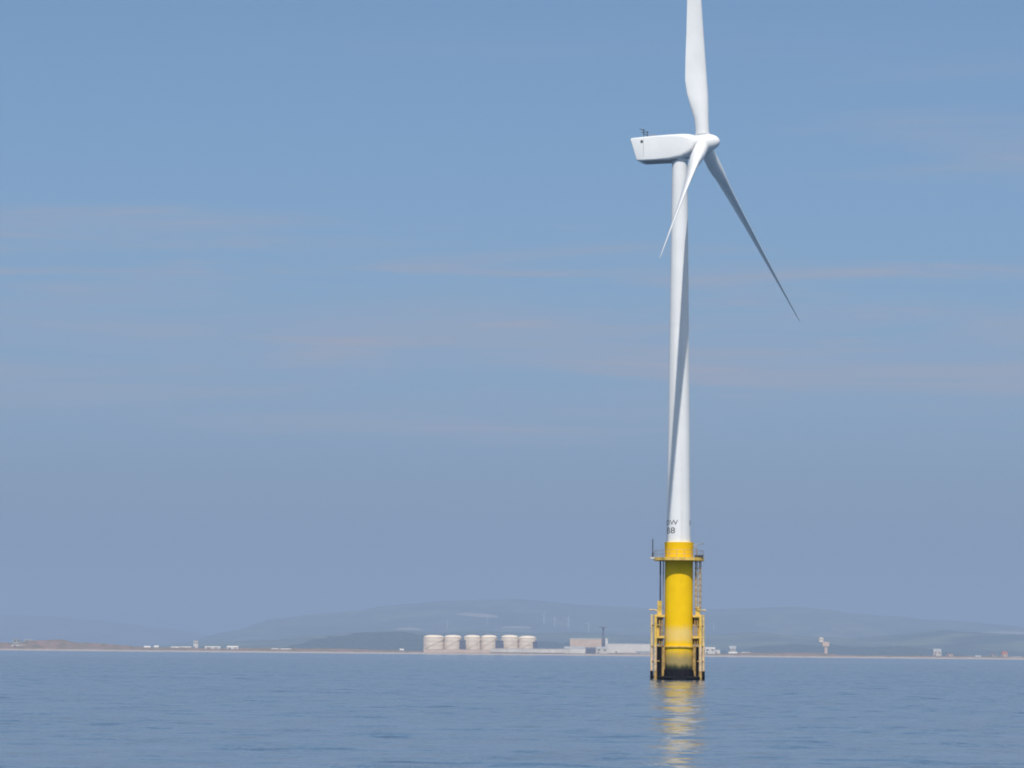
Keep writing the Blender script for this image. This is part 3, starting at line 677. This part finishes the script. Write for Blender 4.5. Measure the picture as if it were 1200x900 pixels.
# left hand shore
left = [('works_building', 13, 30, 755.8, 760.5, 'clad_white', 'clad_white', 'wide white building at the foot of the reddish bank far left', -4, 0.0),
        ('works_building', 15, 24, 749.5, 756, 'roof_grey', 'roof_grey', 'grey flat roofed building above the wide white one far left', 60, 0.0),
        ('works_building', 29, 39, 749.8, 755.5, 'roof_grey', 'clad_white', 'grey building with a pale roof touching the reddish bank far left', 62, 0.0),
        ('cottage', 168.5, 176, 757, 761, 'clad_white', 'clad_white', 'larger one of two tiny white cottages on the left shore', -4, 0.35),
        ('cottage', 180.5, 185.5, 756.5, 761, 'clad_white', 'clad_white', 'narrower one of two tiny white cottages on the left shore', -4, 0.35),
        ('lighthouse_block', 226.8, 232, 751, 756.5, 'clad_white', 'roof_grey', 'small square white tower block rising above the left shore', 25, 0.0),
        ('low_building', 200, 211, 757.6, 761, 'clad_white', 'concrete', 'low white building left of the square tower block', -2, 0.3),
        ('low_building', 212.5, 224, 757.6, 760.5, 'concrete', 'concrete', 'low cream building directly left of the square tower block', 2, 0.3),
        ('low_building', 240, 258, 757.4, 761, 'concrete', 'clad_white', 'long low cream building right of the square tower block', -2, 0.25),
        ('low_building', 266, 279, 757.0, 761.5, 'clad_white', 'clad_white', 'low bright white building at the end of the row right of the tower block', -6, 0.3),
        ('low_building', 318, 326, 759.8, 763, 'clad_white', 'concrete', 'small low white building mid way between tower block and tanks', -6, 0.3),
        ('low_building', 329, 341, 760, 763, 'concrete', 'clad_white', 'long low buff building beside the small one left of the woods', -6, 0.3),
        ('low_building', 381, 390, 760.5, 763.8, 'concrete', 'concrete', 'low buff building on the shore below the dark woods', -6, 0.3),
        ('cottage', 468.5, 473, 760.2, 764, 'clad_white', 'clad_white', 'lone tiny white cottage left of the cream tanks', -4, 0.35)]
for nm, a, b_, yt, yb, wm, rm, lb, dy, gb in left:
    building(nm, a, b_, yt, yb, M[wm], M[rm], lb, 'building', gable=gb, depth=10, dy=dy, wins=2)

# ------------------------------------------------------------------ woods, fields and small turbines on the hills
def woodland(poly, Y, label, dep=500.0, sd=0.0):
    """lumpy tree canopy on a low rise: skyline given in photo pixels at distance Y"""
    prof = [(at(px, py, Y).x, at(px, py, Y).z) for px, py in poly]
    x0, x1 = prof[0][0], prof[-1][0]; nx = int((x1 - x0) / 10); ny = 26
    rows = []
    for j in range(ny):
        f = j / (ny - 1); y = Y - dep * 0.6 + dep * f; g = math.sin(math.pi * min(1, f * 0.55 + 0.02)) ** 0.7 if f < 0.9 else max(0, (1 - f) * 8)
        row = []
        for i in range(nx):
            x = x0 + (x1 - x0) * i / (nx - 1); h = lerp_prof(prof, x)
            lump = 6.0 * fbm(x / 40.0, y / 40.0, sd, 3) + 12 * fbm(x / 140.0, y / 90.0, sd + 3, 3)
            row.append((x, y, max(-2, h * g + lump * min(1, h / 25) * min(1, g * 3))))
        rows.append(row)
    mb = MB(); mb.rings(rows, False, False, close=False); mb.f = [tuple(reversed(q_)) for q_ in mb.f]
    tag(mb.build('woodland', M['wood'], smooth_deg=0), label, 'wood', kind='stuff')
woodland([(325, 764), (345, 756), (370, 749), (395, 745), (420, 742), (450, 741), (475, 741), (490, 744), (520, 747), (560, 750), (600, 752), (640, 752), (680, 755), (720, 757), (770, 759), (850, 763)], 20500, 'dark far wood on the low rise behind the cream tanks', sd=1)
woodland([(860, 768), (890, 758), (930, 756), (980, 757), (1020, 759), (1060, 757), (1085, 760), (1110, 764), (1130, 768)], 21500, 'dark strip of far woods behind the right hand shore', sd=4)

def on_hill(px, py, zf, y0, y1):
    for i in range(400):
        Y = y0 + (y1 - y0) * i / 400; q_ = at(px, py, Y)
        if q_.z < zf(q_.x, Y): return Vector((q_.x, Y, zf(q_.x, Y)))
    return None
def field(pxs, zf, y0, y1):
    pts = [on_hill(px, py, zf, y0, y1) for px, py in pxs]
    if any(p is None for p in pts): return
    n = len(pts) // 2; mb = MB(); rows = []
    for k in range(6):
        f = k / 5; row = []
        for i in range(n):
            a, b_ = pts[i], pts[len(pts) - 1 - i]; p = a.lerp(b_, f); row.append((p.x, p.y, zf(p.x, p.y) + 7))
        rows.append(row)
    mb.rings(rows, False, False, close=False)
    mb.f = [tuple(reversed(q_)) for q_ in mb.f]
    tag(mb.build('field', M['field'], smooth_deg=80), kind='structure')
field([(536, 719.5), (548, 718.8), (562, 719.5), (582, 721.5), (584, 725), (562, 724), (548, 723), (538, 721.5)], main_z, 32200, 41000)
field([(466, 737), (480, 736), (494, 737.5), (494, 739.5), (480, 739), (466, 739)], main_z, 32200, 41000)
field([(588, 735), (605, 734.5), (622, 735.5), (622, 737.5), (605, 737), (588, 737)], main_z, 32200, 41000)
field([(1150, 741.5), (1175, 740.5), (1200, 741.5), (1200, 744), (1175, 743.5), (1150, 743.5)], main_z, 32200, 41000)

def far_turbine():
    e = empty('distant_wind_turbine', (0, 0, 0))
    mb = MB(); mb.lathe([(4.0, -8), (2.6, 80)], n=14); mb.build('tower', M['tower'], e)
    mb = MB(); mb.box(-2.2, 2.2, -4, 7, 79, 84); mb.build('nacelle', M['white'], e)
    a0 = 0.4
    for k in range(3):
        a = a0 + k * 2 * math.pi / 3; d = Vector((math.sin(a), 0, math.cos(a))); t_ = Vector((math.cos(a), 0, -math.sin(a)))
        mb = MB(); c = Vector((0, -5.5, 81.5)); mb.rings([[c + d * r + t_ * w1 + Vector((0, 0.5, 0)) , c + d * r - t_ * w1 * 0.5 + Vector((0, 0.5, 0)), c + d * r - t_ * w1 * 0.5 - Vector((0, 0.5, 0)), c + d * r + t_ * w1 - Vector((0, 0.5, 0))] for r, w1 in ((0, 1.6), (8, 3.0), (25, 1.8), (42, 0.4))])
        mb.build('blade', M['white'], e)
    return e
spots = [(524, 737, 0.85, 'faint tiny wind turbine on the hillside above the leftmost cream tanks'), (571, 730, 0.7, 'faint tiny wind turbine at the pale field on the hill'), (637.5, 731, 1.15, 'faint tiny wind turbine, highest of the hillside group right of the tanks'),
         (650, 734.5, 1.1, 'faint tiny wind turbine second from the left in the hillside group right of the tanks'), (666, 735.5, 1.2, 'faint tiny wind turbine above the left end of the buff factory'), (690, 741.5, 1.15, 'faint tiny wind turbine above the middle of the buff factory'),
         (836.5, 739, 0.9, 'faint tiny wind turbine on the hill just right of the yellow foundation')]
ft = None
for i, (px, py, s, lb) in enumerate(spots):
    p = on_hill(px, py, main_z, 32200, 41000)
    if p is None: continue
    if ft is None: ft = far_turbine(); t = ft
    else: t = copy_tree(ft)
    t.location = p; t.scale = (s * 1.5, s * 1.5, s * 1.25); t.rotation_euler.z = rnd.uniform(-0.6, 0.6)
    tag(t, lb, 'wind turbine', 'distant wind turbines on the hills')
